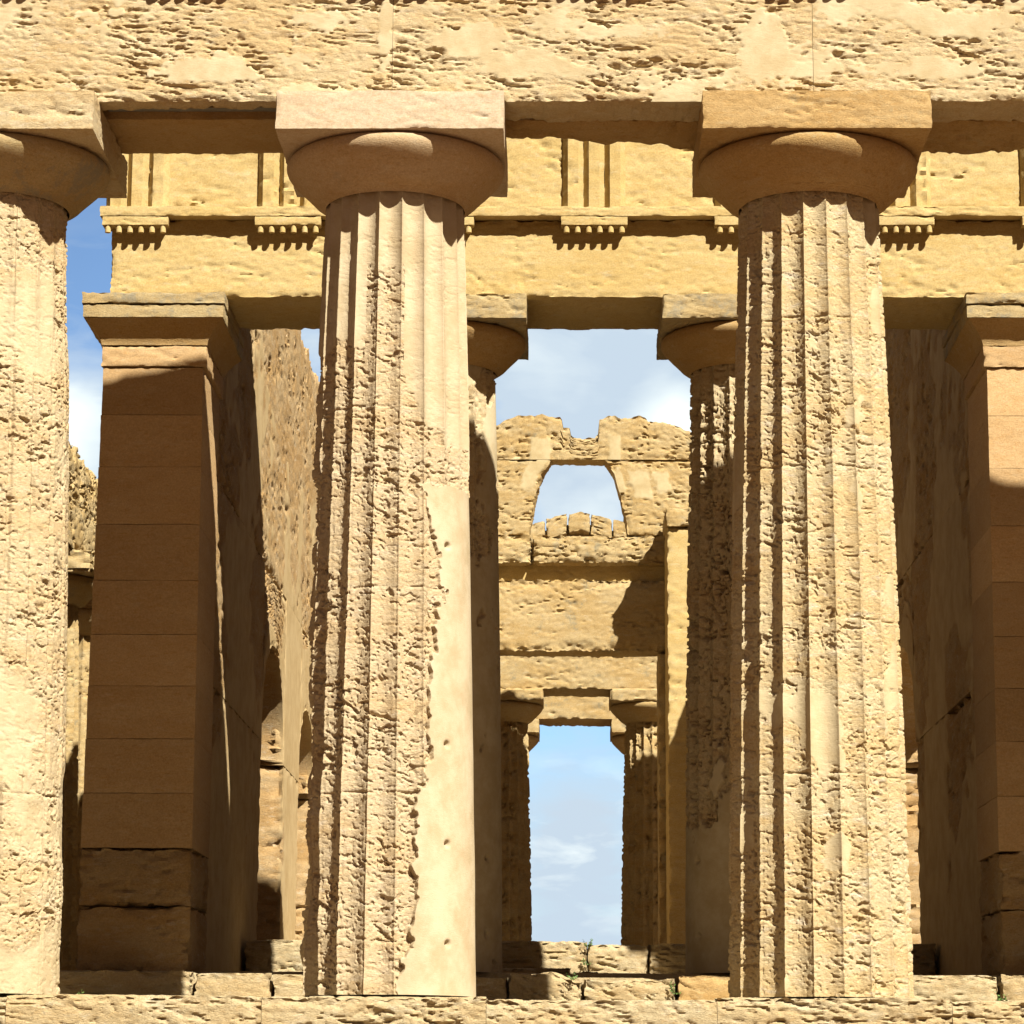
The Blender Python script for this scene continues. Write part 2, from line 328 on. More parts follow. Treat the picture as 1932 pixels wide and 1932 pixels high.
# ------------------------------------------------------------------ doric columns
ECH = [(6.03, .543), (6.045, .558), (6.053, .566), (6.058, .580), (6.066, .587), (6.070, .600), (6.079, .607), (6.083, .619), (6.092, .626), (6.096, .636), (6.13, .668),
       (6.165, .702), (6.20, .738), (6.235, .773), (6.265, .801), (6.292, .823), (6.315, .838), (6.34, .847), (6.365, .849), (6.39, .842), (6.407, .826), (6.418, .79)]
def shaft_mesh(R0, R1, zt, ths, nz, ang=0.0, wear=None, plaster=None, extra=None, amp=1.0, seed=0.0, fl=(.082, .064), holes=(), pits=1.0, z0=0.0, joints=()):
    """fluted shaft about the local z axis; ths = angles from the front (-Y), growing to the right (+X)"""
    th, z = np.meshgrid(ths, np.linspace(z0, zt, nz+1), indexing='ij'); sh = th.shape; th = th.ravel(); z = z.ravel()
    f = z/zt; r = R0+(R1-R0)*f+.014*np.sin(np.pi*f)
    P0 = np.stack([r*np.sin(th), -r*np.cos(th), z], 1)
    t = ((th-R(ang))/R(18)) % 1.0
    fd = (fl[0]+(fl[1]-fl[0])*f)*np.sqrt(np.clip(1-(2*t-1)**2*.97, 0, 1)-.0)*(1-.18*(2*t-1)**2)
    w = wear(P0, th) if wear is not None else np.zeros(len(z))
    d, mask = erosion(P0, amp, pits, seed, style='shaft')
    pl = plaster(P0, th) if plaster is not None else np.zeros(len(z))
    noflute = np.zeros(len(z))
    if extra is not None:
        dd, noflute = extra(P0, th); d = d+dd
    arr = (1-ss(0, .16, np.minimum(t, 1-t)))              # arrises break away first
    d = d+arr*w*(.018+.022*np.clip(perlin(P0[:, 0]*6+seed, P0[:, 1]*6, P0[:, 2]*7)+.2, 0, 1))
    r = r-fd*(1-noflute)*(1-.15*w)-d*(1-pl)-.032*pl*noflute-pl*.004*perlin(P0[:, 0]*3, P0[:, 1]*3, z*1.6+seed)
    for zj in joints:                                      # open bed joints between the drums, closed in places
        wv = zj+.012*perlin(P0[:, 0]*4, P0[:, 1]*4, z*0+zj); r = r-(1-pl)*.016*np.exp(-((z-wv)/.007)**2)*ss(-.25, .15, perlin(P0[:, 0]*5+zj, P0[:, 1]*5, z*0))
    for (hx, hz) in holes:
        g = np.exp(-(((P0[:, 0]-hx)/.016)**2+((z-hz)/.02)**2)); r = r-.05*g*(np.cos(th) > 0)
    P = np.stack([r*np.sin(th), -r*np.cos(th), z], 1)
    n, k = sh
    a, b = np.meshgrid(np.arange(n), np.arange(k-1), indexing='ij'); a = a.ravel(); b = b.ravel(); a1 = (a+1) % n
    Q = np.stack([a*k+b, a1*k+b, a1*k+b+1, a*k+b+1], 1)
    return P, Q, pl
def front_angles(nf=420, nb=40):
    return np.concatenate([np.linspace(R(-105), R(105), nf, endpoint=False), np.linspace(R(105), R(255), nb, endpoint=False)])
def even(n): return np.linspace(0, 2*np.pi, n, endpoint=False)

def make_column(loc, label, sh, mats, group, ech_seed=0.0, ab_res=.016, k=1.0, ab_plaster=None, ab=(A, T, H), ab_amp=.25, ech_amp=.12, nth=220, zt=5.96, ech=None, ab_seed=3.0, ab_chip=.006):
    t = thing('doric_column', label, 'column', loc, group)
    P, Q, pl = sh
    obj('shaft', P, Q, mats[0], t, {'plaster': pl}, local=True, angle=60)
    P, Q = lathe(ech or ECH, nth, ech_seed, ech_amp)
    obj('echinus', P, Q, mats[1], t, local=True, angle=35)
    a_, t_, h_ = ab
    x, y, z = loc
    rough('abacus', (x-a_, x+a_, y-a_, y+a_, z+h_-t_, z+h_), ab_res, mats[2], t, amp=ab_amp, pits=.8, chip=ab_chip, chipw=.03, seed=ab_seed, plaster=ab_plaster)
    return t
GF = 'doric columns of the near front'
# centre column: worn flutes in the middle, smooth repairs at the top and on the lower right
def c1_bound(z): return np.interp(z, [0, .1, .8, 1.43, 2.2, 2.99, 3.4, 3.77, 3.80], [.15, .17, .27, .33, .38, .43, .36, .27, 9.0])
def c1_plaster(P, th):
    x, z = P[:, 0], P[:, 2]; n = perlin(x*3, P[:, 1]*3, z*2)*.07+perlin(x*9, P[:, 1]*9, z*7)*.05+perlin(x*24, P[:, 1]*24, z*22)*.035
    low = ss(-.006, .006, x-(c1_bound(z)+n))*(z < 3.79+n*.6)*(np.cos(th) > -.3)
    top = ss(5.38, 5.42, z+n*3.0-.25*np.abs(x-.1)*0+np.where(x > .12, .9+1.2*np.clip(x-.12, 0, .4), np.where(x < -.2, .6, 0)))
    return np.maximum(low, top*.85)
def c1_extra(P, th):
    x, z = P[:, 0], P[:, 2]; n = perlin(x*3, P[:, 1]*3, z*2)*.07+perlin(x*9, P[:, 1]*9, z*7)*.05+perlin(x*24, P[:, 1]*24, z*22)*.035
    low = ss(-.006, .006, x-(c1_bound(z)+n))*(z < 3.79+n*.6)*(np.cos(th) > -.3)
    side = ss(R(-28), R(-80), th)*(th > R(-180))*(th < R(10))
    w = ss(4.6, .4, z)
    c = perlin(th*2.2, z*1.4, z*0+3.3); c2 = perlin(th*6, z*4.5, z*0+8.1)
    return side*(w*(.085+.06*c)+.035*(c2+.2)*(z < 5.4)) + w*.02*c*(1-low), low
def c1_wear(P, th): return .45*ss(5.6, 4.8, P[:, 2])
P1 = shaft_mesh(.7076, .553, 6.06, front_angles(600), 900, 9.0, c1_wear, c1_plaster, c1_extra, .85, 1.0, holes=[(.477, 3.31), (.487, 1.82), (.497, 1.09), (.507, .37)], joints=(4.35, 2.97, 1.45))
make_column((XC[2], 0, 0), 'worn centre column with smooth repair mortar down the lower right of its shaft', P1, (COL1, CAPS, PINK), GF, ech_seed=2.0, ab_amp=.22, ab_chip=.012, ech_amp=.2)
# right column: pitted all over, flutes still sharp
def c2_wear(P, th): return .15+.30*ss(3.2, .4, P[:, 2])
def c2_pl(P, th):
    x, z = P[:, 0], P[:, 2]; n = perlin(x*2.4+9, P[:, 1]*2.4, z*1.7); n2 = perlin(x*8, P[:, 1]*8, z*8)*.2
    return ss(.36, .40, n+n2)*.9
P2 = shaft_mesh(.7076, .555, 6.06, front_angles(600), 900, 9.0, c2_wear, c2_pl, None, .70, 5.0, pits=1.05, joints=(5.05, 3.9, 2.75, 1.6))
make_column((XC[3], 0, 0), 'right column with sharp deep flutes, pitted from top to bottom, under an ochre abacus', P2, (COL2, OCHRE, OCHRE), GF, ech_seed=4.0, ab_amp=.35, ab_chip=.014, ech_amp=.3)
# left column, half out of the picture: flutes almost weathered away
def c0_wear(P, th): return np.ones(len(P))
def c0_extra(P, th): return np.zeros(len(P)), ss(5.5, 4.6, P[:, 2])*.8
def c0_pl(P, th):
    x, z = P[:, 0], P[:, 2]; n = perlin(x*1.7+2, P[:, 1]*1.7, z*1.1); n2 = perlin(x*8, P[:, 1]*8, z*8)*.15
    return ss(.0, .35, n+n2-.12*(z-2.6))*.75
P0_ = shaft_mesh(.7076, .555, 6.06, front_angles(520), 800, 9.0, c0_wear, c0_pl, c0_extra, .85, 9.0, joints=(4.55, 2.93, 1.45))
make_column((XC[1], 0, 0), 'leftmost column, cut by the picture edge, its flutes weathered almost flat', P0_, (PALE, LICHEN, CREAM), GF, ech_seed=6.0, ab_amp=.5)
LOW = shaft_mesh(.7076, .555, 6.06, even(160), 130, 0.0, c2_wear, None, None, .9, 12.0)
for i, lb in ((0, 'corner column at the left end of the near front'), (4, 'column right of the pitted one, beyond the right picture edge'), (5, 'corner column at the right end of the near front')):
    make_column((XC[i], 0, 0), lb, LOW, (PALE, OCHRE, OCHRE), GF, ab_res=.06, nth=96)

# ------------------------------------------------------------------ front entablature
ent = thing('front_entablature', 'massive pitted stone beam resting on the near front columns', 'entablature', (0, 0, H))
def arch_pl(P):
    x, z = P[:, 0], P[:, 2]; n = perlin(x*1.6+21, P[:, 1], z*3.4)+.4*perlin(x*5, P[:, 1]*5, z*9)+.25*perlin(x*15, P[:, 1]*5, z*26)
    p = ss(.33, .37, n)*.9
    for (cx, cz, ax, az) in ((.98-2.0, 7.22, .28, .13), (1.24, 7.17, .16, .30), (-1.66, 7.3, .06, .3), (2.75, 7.33, .42, .10), (2.5, 6.98, .36, .09), (-3.0, 6.97, .45, .10), (-2.25, 6.80, .3, .05)):
        q = ((x-cx)/ax)**2+((z-cz)/az)**2+.7*perlin(x*6+cx, P[:, 1], z*9)+.7*perlin(x*17, P[:, 1], z*24); p = np.maximum(p, ss(1.05, .95, q))
    return p*(P[:, 1] < -.5)
bays = [(-8.45, XC[1]), (XC[1], XC[2]), (XC[2], XC[3]), (XC[3], XC[4]), (XC[4], 8.45)]
for i, (x0, x1) in enumerate(bays):
    vis = 1 <= i <= 3
    yb = -.40 if i == 1 else -.12
    rough('architrave_beam', (x0+.0016, x1-.0016, -.60, yb, H+.001, 7.62), (.0105, .06, .0105) if vis else .08, CREAM, ent, amp=.78, pits=1.05, chip=.035, chipw=.06, seed=11.0, plaster=arch_pl, flatx=True)
    # inner beam: its lower inner edge is broken away over the middle bay
    def notch(P2, P0, i=i):
        if i != 2: return P2
        x = P0[:, 0]; back = ss(.25, .67, P0[:, 1])*ss(7.0, 6.72, P0[:, 2])
        prof = np.interp(x, [-1.6, -.9, -.72, -.3, .05, .12, .45, .62, .75, 1.6], [.28, .28, .22, .24, .08, .13, .12, .05, 0, 0])
        P2 = P2.copy(); P2[:, 1] -= back*prof*1.15*(P0[:, 1] > .2); P2[:, 2] += back*prof*.25
        return P2
    rough('architrave_beam', (x0+.003, x1-.003, -.17 if i == 1 else -.115, .67, H+.006, 7.60), (.03, .03, .06) if vis else .1, OCHRE, ent, amp=.45 if i == 1 else .9, chip=.02 if i == 1 else .06, chipw=.10, seed=13.0+i, post=notch)
    if i == 1:
        rough('steel_plate', (x0+.86, x1-.86, -.41, -.165, H+.075, H+.11), .1, STEEL, ent, amp=.05, chip=0)
rough('taenia', (-8.5, 8.5, -.72, -.2, 7.78, 7.90), (.05, .1, .03), CREAM, ent, amp=.5)
rough('architrave_top', (-8.45, 8.45, -.60, .66, 7.622, 7.778), (.05, .2, .03), CREAM, ent, amp=.7)
def guttae(parent, xa, xb, yf, zt_, n, rad, h, mat, name='gutta'):
    for g in range(n):
        x = xa+(xb-xa)*(g+.5)/n
        P, Q = lathe([(-h, .001), (-h, rad*1.05), (-h*.5, rad), (0, rad*.8), (0, .001)], 12); P = P+np.array([x, yf, zt_])
        obj(name, P, Q, mat, parent, angle=40)
tri = [(XC[k]+XC[k+1])/2 for k in range(5)]+XC
for xc in sorted(tri):
    rg = rough('regula', (xc-.325, xc+.325, -.715, -.59, 7.69, 7.778), .03, CREAM, ent, amp=.4, chip=.01)
    guttae(rg, xc-.325, xc+.325, -.655, 7.69, 6, .04, .06, CREAM)
    rough('triglyph', (xc-.31, xc+.31, -.64, -.3, 7.905, 8.95), (.05, .1, .08), CREAM, ent, amp=.5)
rough('metope_wall', (-8.4, 8.4, -.56, .6, 7.90, 8.95), (.15, .3, .1), CREAM, ent, amp=.6)
rough('cornice', (-8.95, 8.95, -1.2, .7, 8.96, 9.42), (.12, .2, .08), CREAM, ent, amp=.6)
SL = .19; APEX = 11.60
def gable(P2, P0, z0, h, zl):
    P2 = P2.copy(); f = (P0[:, 2]-z0)/h
    top = APEX-SL*np.abs(P2[:, 0])-zl
    P2[:, 2] = z0+f*(np.maximum(top, z0+.02)-z0)+(P2[:, 2]-P0[:, 2])*.3; return P2
rough('tympanum', (-8.4, 8.4, -.5, .2, 9.425, 10.4), (.15, .35, .15), CREAM, ent, amp=.4, chip=0, warp=lambda P2, P0: gable(P2, P0, 9.425, .975, .36))
for sgn in (-1, 1):
    def rake(P2, P0): P2 = P2.copy(); P2[:, 2] = P2[:, 2]+(APEX-.35-SL*np.abs(P2[:, 0])); return P2
    x0, x1 = (-8.9, -.003) if sgn < 0 else (.003, 8.9)
    rough('raking_cornice', (x0, x1, -1.15, .4, 0.0, .35), (.1, .2, .08), CREAM, ent, amp=.5, warp=rake)

# ------------------------------------------------------------------ inner porch: step, columns, antae, entablature
YP = 4.72
blk = [(-6.4, -4.92, .30, 'inner step block left of the shaded anta pillar, mostly hidden'), (-4.90, -3.555, .33, 'long shadowed inner step block under the left anta pillar'),
       (-3.525, -2.85, .31, 'inner step block right of the left anta pillar, half in shadow'), (-2.835, -1.66, .30, 'sunlit inner step block just left of the centre column'),
       (-1.64, -.775, .29, 'inner step block under the left inner column, in shadow'), (-.76, -.115, .33, 'wavy bedded inner step block, dark on its left half, between the inner columns'),
       (-.10, .70, .30, 'low eroded inner step block below the doorway, worn into a hollow'), (.72, 1.55, .31, 'orange bedded inner step block under the right inner column'),
       (1.56, 2.7, .33, 'inner step block hidden behind the right pitted column'), (2.71, 3.53, .32, 'sunlit inner step block right of the pitted column'), (3.55, 4.95, .33, 'sunlit inner step block under the right anta pillar')]
for i, (x0, x1, zt_, lb) in enumerate(blk):
    am = 1.0 if i in (5, 6) else .7
    def hollow(P2, P0, i=i):
        if i not in (5, 6): return P2
        P2 = P2.copy(); t = ss(.0, .3, P0[:, 2])
        if i == 6: dz = -.05*np.exp(-((P0[:, 0]-.12)/.22)**2)-.03*np.exp(-((P0[:, 0]-.55)/.12)**2)
        else: dz = -.07*ss(-.42, -.12, P0[:, 0])+.008*np.sin(P0[:, 0]*14)
        P2[:, 2] += t*dz; return P2
    o = rough('step_block', (x0, x1, 4.0, 4.62, -.03, zt_), (.018, .03, .014) if 1 <= i else .06, {7: OCHRE}.get(i, STEP), amp=am, chip=.05, chipw=.1, seed=20+i*1.3, loc=((x0+x1)/2, 4.3, -.03), post=hollow, tilt=.5 if i in (5, 6, 7) else .1)
    tag(o, lb, 'stone block', 'stone blocks of the inner step')
rough('infill', (-4.8, 4.8, 4.5, 5.02, -.03, .30), (.2, .2, .2), STEP, pod, amp=.5, chip=0)
thr = [(-3.66, -2.7, .80, 'rubble block on the inner floor seen past the left anta pillar, lit at its edge'), (-2.68, -1.3, .76, 'threshold block hidden behind the centre column'), (-1.28, -.022, .80, 'threshold block below the far doorway, its left end in shadow'),
       (-.015, .62, .77, 'sunlit threshold block right of the small weed'), (.63, 1.25, .78, 'stepped threshold block at the right end of the doorway row'), (1.27, 2.6, .78, 'threshold block behind the right inner column'), (2.62, 3.66, .79, 'threshold block near the right cella wall')]
for i, (x0, x1, zt_, lb) in enumerate(thr):
    o = rough('threshold_block', (x0, x1, 9.1, 10.0, .30, zt_+.04), (.022, .05, .018), STEP, amp=1.0, chip=.07, chipw=.12, seed=40+i*1.9, loc=((x0+x1)/2, 9.7, .30))
    tag(o, lb, 'stone block', 'stone blocks of the old cross wall threshold')
low = [(-1.0, -.2, .5), (-.18, .5, .47)]
for i, (x0, x1, zt_) in enumerate(low):
    o = rough('threshold_block', (x0, x1, 8.4, 9.08, .30, zt_+.03), (.025, .05, .02), STEP, amp=1.0, chip=.06, chipw=.1, seed=60+i, loc=((x0+x1)/2, 8.9, .3))
    tag(o, 'low %s slab lying in front of the threshold row' % ('left' if i == 0 else 'right'), 'stone block', 'stone blocks of the old cross wall threshold')

AI, TI, HI = .80, .24, 6.66-.36
def scale_prof(f, dz): return [(z*1.0+dz, r*f) for z, r in ECH]
ech_in = [(HI-TI-(6.418-z)*.93, r*.925) for z, r in ECH]
def in_n(P):
    x, z = P[:, 0], P[:, 2]; return perlin(x*2.4+5, P[:, 1]*2.4, z*1.6)+.25*perlin(x*9, P[:, 1]*9, z*9)+.12*perlin(x*24, P[:, 1]*24, z*24)
def in_pl1(P, th): return ss(.02, .06, in_n(P)+.34-.10*(P[:, 2]-2.6))
def in_pl2(P, th): return ss(.02, .06, .55*in_n(P)+.45*(1.7-P[:, 2]))
PI1 = shaft_mesh(.622, .52, ech_in[0][0]+.01, front_angles(260, 60), 330, 0.0, c2_wear, in_pl1, lambda P, th: (np.zeros(len(P)), in_pl1(P, th)), 1.0, 21.0, holes=[(.48, 1.04), (.48, .34)])
PI2 = shaft_mesh(.622, .52, ech_in[0][0]+.01, front_angles(260, 60), 330, 0.0, c2_wear, in_pl2, lambda P, th: (np.zeros(len(P)), in_pl2(P, th)), 1.6, 27.0, holes=[(-.51, 1.03), (-.51, .34)], pits=1.4)
GI = 'columns between the near antae'
make_column((-1.436, YP+.63, .36), 'left inner column behind the worn centre column, mostly in shadow', PI1, (PALE, OCHRE, LICHEN), GI, ab=(AI, TI, HI), ech=ech_in, ab_amp=.5, ab_chip=.02)
make_column((1.436, YP+.63, .36), 'right inner column with ragged pitted edge, behind the pitted front column', PI2, (PALE, OCHRE, LICHEN), GI, ab=(AI, TI, HI), ech=ech_in, ab_amp=.5, ab_chip=.02)

def anta(sg, label):
    t = thing('anta_pillar', label, 'pillar', (sg*4.17, YP, .33))
    zj = [.33, .93, 1.46, 1.96, 2.46, 2.95, 3.43, 3.94, 4.47, 5.02, 5.52, 5.98]
    rr = random.Random(3 if sg < 0 else 8)
    for i in range(len(zj)-1):
        z0, z1 = zj[i], zj[i+1]; zm = (z0+z1)/2; tp = (6.1-zm)*.016
        xo, xi = 4.635+tp*.8, 3.69-tp*.25
        xa, xb = (-xo, -xi) if sg < 0 else (xi, xo)
        j = rr.uniform(-.004, .004)
        w = None
        xm = (xa+xb)/2+rr.uniform(-.12, .12)
        for (q0, q1) in ([(xa, xm-.001), (xm+.001, xb)] if False else [(xa, xb)]):
            rough('stone_course', (q0, q1, YP+j, YP+1.3, z0+.0008, z1-.0008), (.03, .05, .03), ANTA if i > 1 else WALL, t, amp=.2 if i > 1 else .9, pits=.5 if i > 1 else 1, chip=.004 if i > 1 else .05, chipw=.025 if i > 1 else .1, tone=rr.uniform(-.20, .16), seed=70+i+sg)
    xa, xb = (-4.655, -3.655) if sg < 0 else (3.655, 4.655)
    rough('neck_band', (xa, xb, YP-.025, YP+1.31, 5.985, 6.19), (.03, .06, .02), ANTA, t, amp=.35, chip=.02, chipw=.03)
    def flare(P2, P0):
        P2 = P2.copy(); f = (P0[:, 2]-6.19)/.23; k = f**1.6*.155
        cx = (xa+xb)/2; P2[:, 0] += np.sign(P0[:, 0]-cx)*k*(np.abs(P0[:, 0]-cx) > .49); P2[:, 1] += np.where(P0[:, 1] < YP, -k, np.where(P0[:, 1] > YP+1.2, k, 0)); return P2
    cap = rough('capital', (xa, xb, YP-.03, YP+1.32, 6.19, 6.42), (.04, .06, .02), OCHRE, t, amp=.15, chip=.005, warp=flare)
    rough('moulding', (xa-.165, xb+.165, YP-.185, YP+1.48, 6.422, 6.545), (.03, .06, .02), LICHEN, cap, amp=.3, chip=.012, chipw=.03)
    rough('top_slab', (xa-.175, xb+.175, YP-.20, YP+1.49, 6.555, 6.665), (.025, .06, .02), LICHEN, cap, amp=.5, chip=.02, chipw=.04)
    return t
anta(-1, 'left anta pillar of smooth courses, standing in the shadow of the front'); anta(1, 'right anta pillar at the picture edge, lit at the top and shaded below')

pe = thing('porch_entablature', 'golden stone beam with triglyphs and peg rows over the inner columns', 'entablature', (0, YP, 6.65))
for i, (x0, x1) in enumerate(((-4.60, -1.436), (-1.436, 1.436), (1.436, 4.60))):
    rough('architrave_beam', (x0+.001, x1-.001, YP, YP+1.2, 6.667, 7.43), (.02, .05, .02), GOLD, pe, amp=.2, pits=1.8, chip=.03, chipw=.05, seed=90.0)
rough('taenia', (-4.70, 4.70, YP-.13, YP+.4, 7.432, 7.53), (.02, .1, .012), GOLD, pe, amp=.3, chip=.01, chipw=.02, seed=92.0)
rough('frieze_wall', (-4.56, 4.56, YP+.01, YP+1.15, 7.532, 8.5), (.025, .12, .025), GOLD, pe, amp=.42, pits=1.4, chip=.01, seed=93.0)
def triglyph(xc, w, yf, z0, z1, mat, par):
    """three shanks with two V grooves and half grooves at the sides"""
    h = w/2; g = w/12
    xs = [-h, -h+g, -h+3*g, -h+4*g, -h+5*g, h-5*g, h-4*g, h-3*g, h-g, h]
    ys = [.075, 0, 0, .075, 0, 0, .075, 0, 0, .075]
    nz = 24; zz = np.linspace(z0, z1, nz+1)
    xx = np.concatenate([np.linspace(xs[i], xs[i+1], 5)[:-1] for i in range(9)]+[[xs[-1]]]); yy = np.interp(xx, xs, ys)
    P = []
    for x, y in zip(xx, yy):
        for z in zz: P.append((xc+x, yf+y, z))
    n1 = len(xx)
    for x in (xx[0], xx[-1]):
        for z in zz: P.append((xc+x, yf+.16, z))
    P = np.array(P); d, _ = erosion(P, .5+.5*abs(math.sin(xc*3)), 1.0, xc); P[:n1*(nz+1), 1] += d[:n1*(nz+1)]
    F = []
    col = list(range(n1)); cols = [n1]+col+[n1+1]
    for a, b in zip(cols[:-1], cols[1:]):
        for k in range(nz):
            F.append((a*(nz+1)+k, b*(nz+1)+k, b*(nz+1)+k+1, a*(nz+1)+k+1))
    return obj('triglyph', P, np.array(F), mat, par, angle=35)
for k in range(7):
    xc = -4.36+k*(8.72/6)
    rg = rough('regula', (xc-.315, xc+.315, YP-.125, YP+.05, 7.345, 7.430), (.015, .03, .012), GOLD, pe, amp=.2, chip=.008, chipw=.02)
    guttae(rg, xc-.315, xc+.315, YP-.09, 7.348, 6, .027, .070, GOLD)
    triglyph(xc, .60, YP-.085, 7.531, 8.5, GOLD, pe)
def gable2(P2, P0): return gable(P2, P0, 8.505, 1.0, .25)
rough('gable_wall', (-4.6, 4.6, YP+.35, YP+1.15, 8.505, 9.505), (.15, .25, .2), GOLD, pe, amp=.4, chip=0, warp=gable2)

# ------------------------------------------------------------------ cella side walls with arched openings
def side_wall(sg, label):
    t = thing('cella_wall', label, 'wall', (sg*4.15, 19, .3))
    xi, xo = 3.70, 4.58
    xa, xb = (-xo, -xi) if sg < 0 else (xi, xo)
    arches = [(10.75, 13.35, 3.15), (15.4, 17.6, 3.15), (19.3, 21.5, 3.15), (23.2, 25.4, 3.15)]
    def pl(P):
        y, z = P[:, 1], P[:, 2]; n = perlin(P[:, 0], y*.55, z*.6)+.3*perlin(P[:, 0]*4, y*3, z*4)
        return ss(.05, .12, n-.13*(z-5.2))*.95*(np.abs(P[:, 0]) < 3.72)
    ys = YP+1.31; i = 0
    def slope(P2, P0):
        P2 = P2.copy(); top = (P0[:, 2] > 8.2)
        P2[:, 2] += ss(7.5, 9.0, P0[:, 2])*(.25*perlin(P0[:, 0]*.5, P0[:, 1]*.9+sg*5, P0[:, 1]*0)+.12*perlin(P0[:, 0]*.5, P0[:, 1]*4, P0[:, 1]*0+3)); return P2
    for (ya, yb, sp) in arches:
        rough('wall_pier', (xa, xb, ys+.001, ya, .3, sp), (.06, .035, .035), WALL, t, amp=1.4, chip=.10, chipw=.16, seed=100+i, plaster=pl)
        def archw(P2, P0, ya=ya, yb=yb, sp=sp):
            P2 = P2.copy(); c = (ya+yb)/2; r = (yb-ya)/2; q = np.clip(1-((P0[:, 1]-c)/r)**2, 0, 1)
            zl = sp+.03+r*np.sqrt(q)*.95; f = (P0[:, 2]-sp)/(5.2-sp); P2[:, 2] = zl+f*(5.2-zl)+(P2[:, 2]-P0[:, 2])*.5; return P2
        rough('arch_spandrel', (xa, xb, ya, yb, sp, 5.2), (.1, .035, .035), WALL, t, amp=1.4, chip=.14, chipw=.22, seed=110+i, warp=archw, plaster=pl)
        rough('wall_pier', (xa, xb, ys+.001, ya-.001, sp+.001, 5.2), (.2, .035, .035), WALL, t, amp=.7, chip=.02, chipw=.05, seed=100+i, plaster=pl)
        ys = yb; i += 1
    rough('wall_pier', (xa, xb, ys+.001, 28.0, .3, 5.2), (.2, .06, .06), WALL, t, amp=1.0, chip=.05, seed=120, plaster=pl)
    rough('upper_wall', (xa, xb, YP+1.32, 28.0, 5.203, 9.0), (.15, .04, .04), WALL, t, amp=1.25, pits=1.2, chip=.06, chipw=.1, seed=121, plaster=pl, post=slope)
    return t
side_wall(-1, 'left inner side wall with arched openings, sunlit beyond a long dark shadow'); side_wall(1, 'right inner side wall with arched openings, all in reddish shade')

# ------------------------------------------------------------------ far cross wall with doorway and attic window
YW = 28.0
cw = thing('cross_wall', 'far ruined cross wall with tall doorway and attic window open to the sky', 'wall', (0, YW+.4, .3))
TOP = ([-4.6, -3.0, -1.43, -1.24, -.75, -.30, -.27, -.14, -.13, -.02, .31, .32, .36, .37, .55, .72, 1.2, 1.25, 1.7, 1.99, 3.0, 4.6],
       [10.1, 10.5, 10.85, 10.98, 11.03, 10.98, 10.8, 10.78, 10.66, 10.61, 10.61, 10.66, 10.68, 10.94, 11.02, 10.98, 11.0, 10.92, 10.86, 10.72, 10.4, 10.0])
def patches(P):
    x, z = P[:, 0], P[:, 2]; p = np.zeros(len(P))
    for (cx, cz, ax, az) in ((-.68, 10.33, .17, .2), (.66, 10.33, .1, .26), (-1.2, 9.95, .13, .27), (-.86, 9.88, .07, .13), (1.05, 9.8, .08, .22), (1.4, 9.75, .16, .25), (1.75, 9.8, .12, .18)):
        q = np.maximum(np.abs(x-cx)/ax, np.abs(z-cz)/az)+.35*perlin(x*7+cx, P[:, 1], z*7); p = np.maximum(p, ss(1.05, .95, q))
    return p
RW = (.028, .2, .028)
kw = dict(amp=1.15, pits=1.2, chip=.05, chipw=.08)
rough('door_pier', (-4.55, -1.44, YW, YW+.75, .3, 6.74), (.05, .2, .05), FAR, cw, seed=130, **kw); rough('door_pier', (1.40, 4.55, YW, YW+.75, .3, 6.74), (.04, .1, .04), FAR, cw, seed=131, **kw)
rough('lintel', (-4.55, 4.55, YW-.02, YW+.75, 6.745, 8.04), RW, FAR, cw, amp=.9, chip=.09, chipw=.22, seed=132)
rough('recessed_course', (-4.55, 4.55, YW+.16, YW+.75, 8.0, 8.40), RW, GOLD, cw, amp=.5, chip=0, seed=133)
for x0, x1 in ((-4.55, -.82), (-.81, 2.3), (2.31, 4.55)):
    rough('ledge_stone', (x0, x1, YW-.12, YW+.6, 8.30, 8.82), RW, FAR, cw, amp=1.3, pits=1.1, chip=.10, chipw=.18, seed=134+x0)
WZ = [8.8, 9.0, 9.6, 9.95, 10.2, 10.3]; WLx = [-.86, -.83, -.72, -.62, -.47, -.42]; WRx = [.88, .85, .73, .64, .47, .42]
def wl(P2, P0): P2 = P2.copy(); f = (P0[:, 0]+4.55)/3.55; P2[:, 0] += f*(np.interp(P0[:, 2], WZ, WLx)+1.0); return P2
def wr(P2, P0): P2 = P2.copy(); f = (4.55-P0[:, 0])/3.55; P2[:, 0] += f*(np.interp(P0[:, 2], WZ, WRx)-1.0); return P2
rough('window_pier', (-4.55, -1.0, YW, YW+.55, 8.825, 10.20), RW, FAR, cw, seed=140, warp=wl, plaster=patches, **kw)
rough('window_pier', (1.0, 4.55, YW, YW+.55, 8.825, 10.20), RW, FAR, cw, seed=141, warp=wr, plaster=patches, **kw)
def tops(P2, P0):
    P2 = P2.copy(); f = (P0[:, 2]-10.205)/.7; t = np.interp(P0[:, 0], *TOP)+.05*perlin(P0[:, 0]*7, P0[:, 1]*3, P0[:, 0]*0)
    P2[:, 2] = 10.205+f*(t-10.205)+(P2[:, 2]-P0[:, 2])*.4
    return P2
rough('wall_top', (-4.55, 4.55, YW, YW+.55, 10.205, 10.905), RW, FAR, cw, seed=142, warp=tops, plaster=patches, **kw)
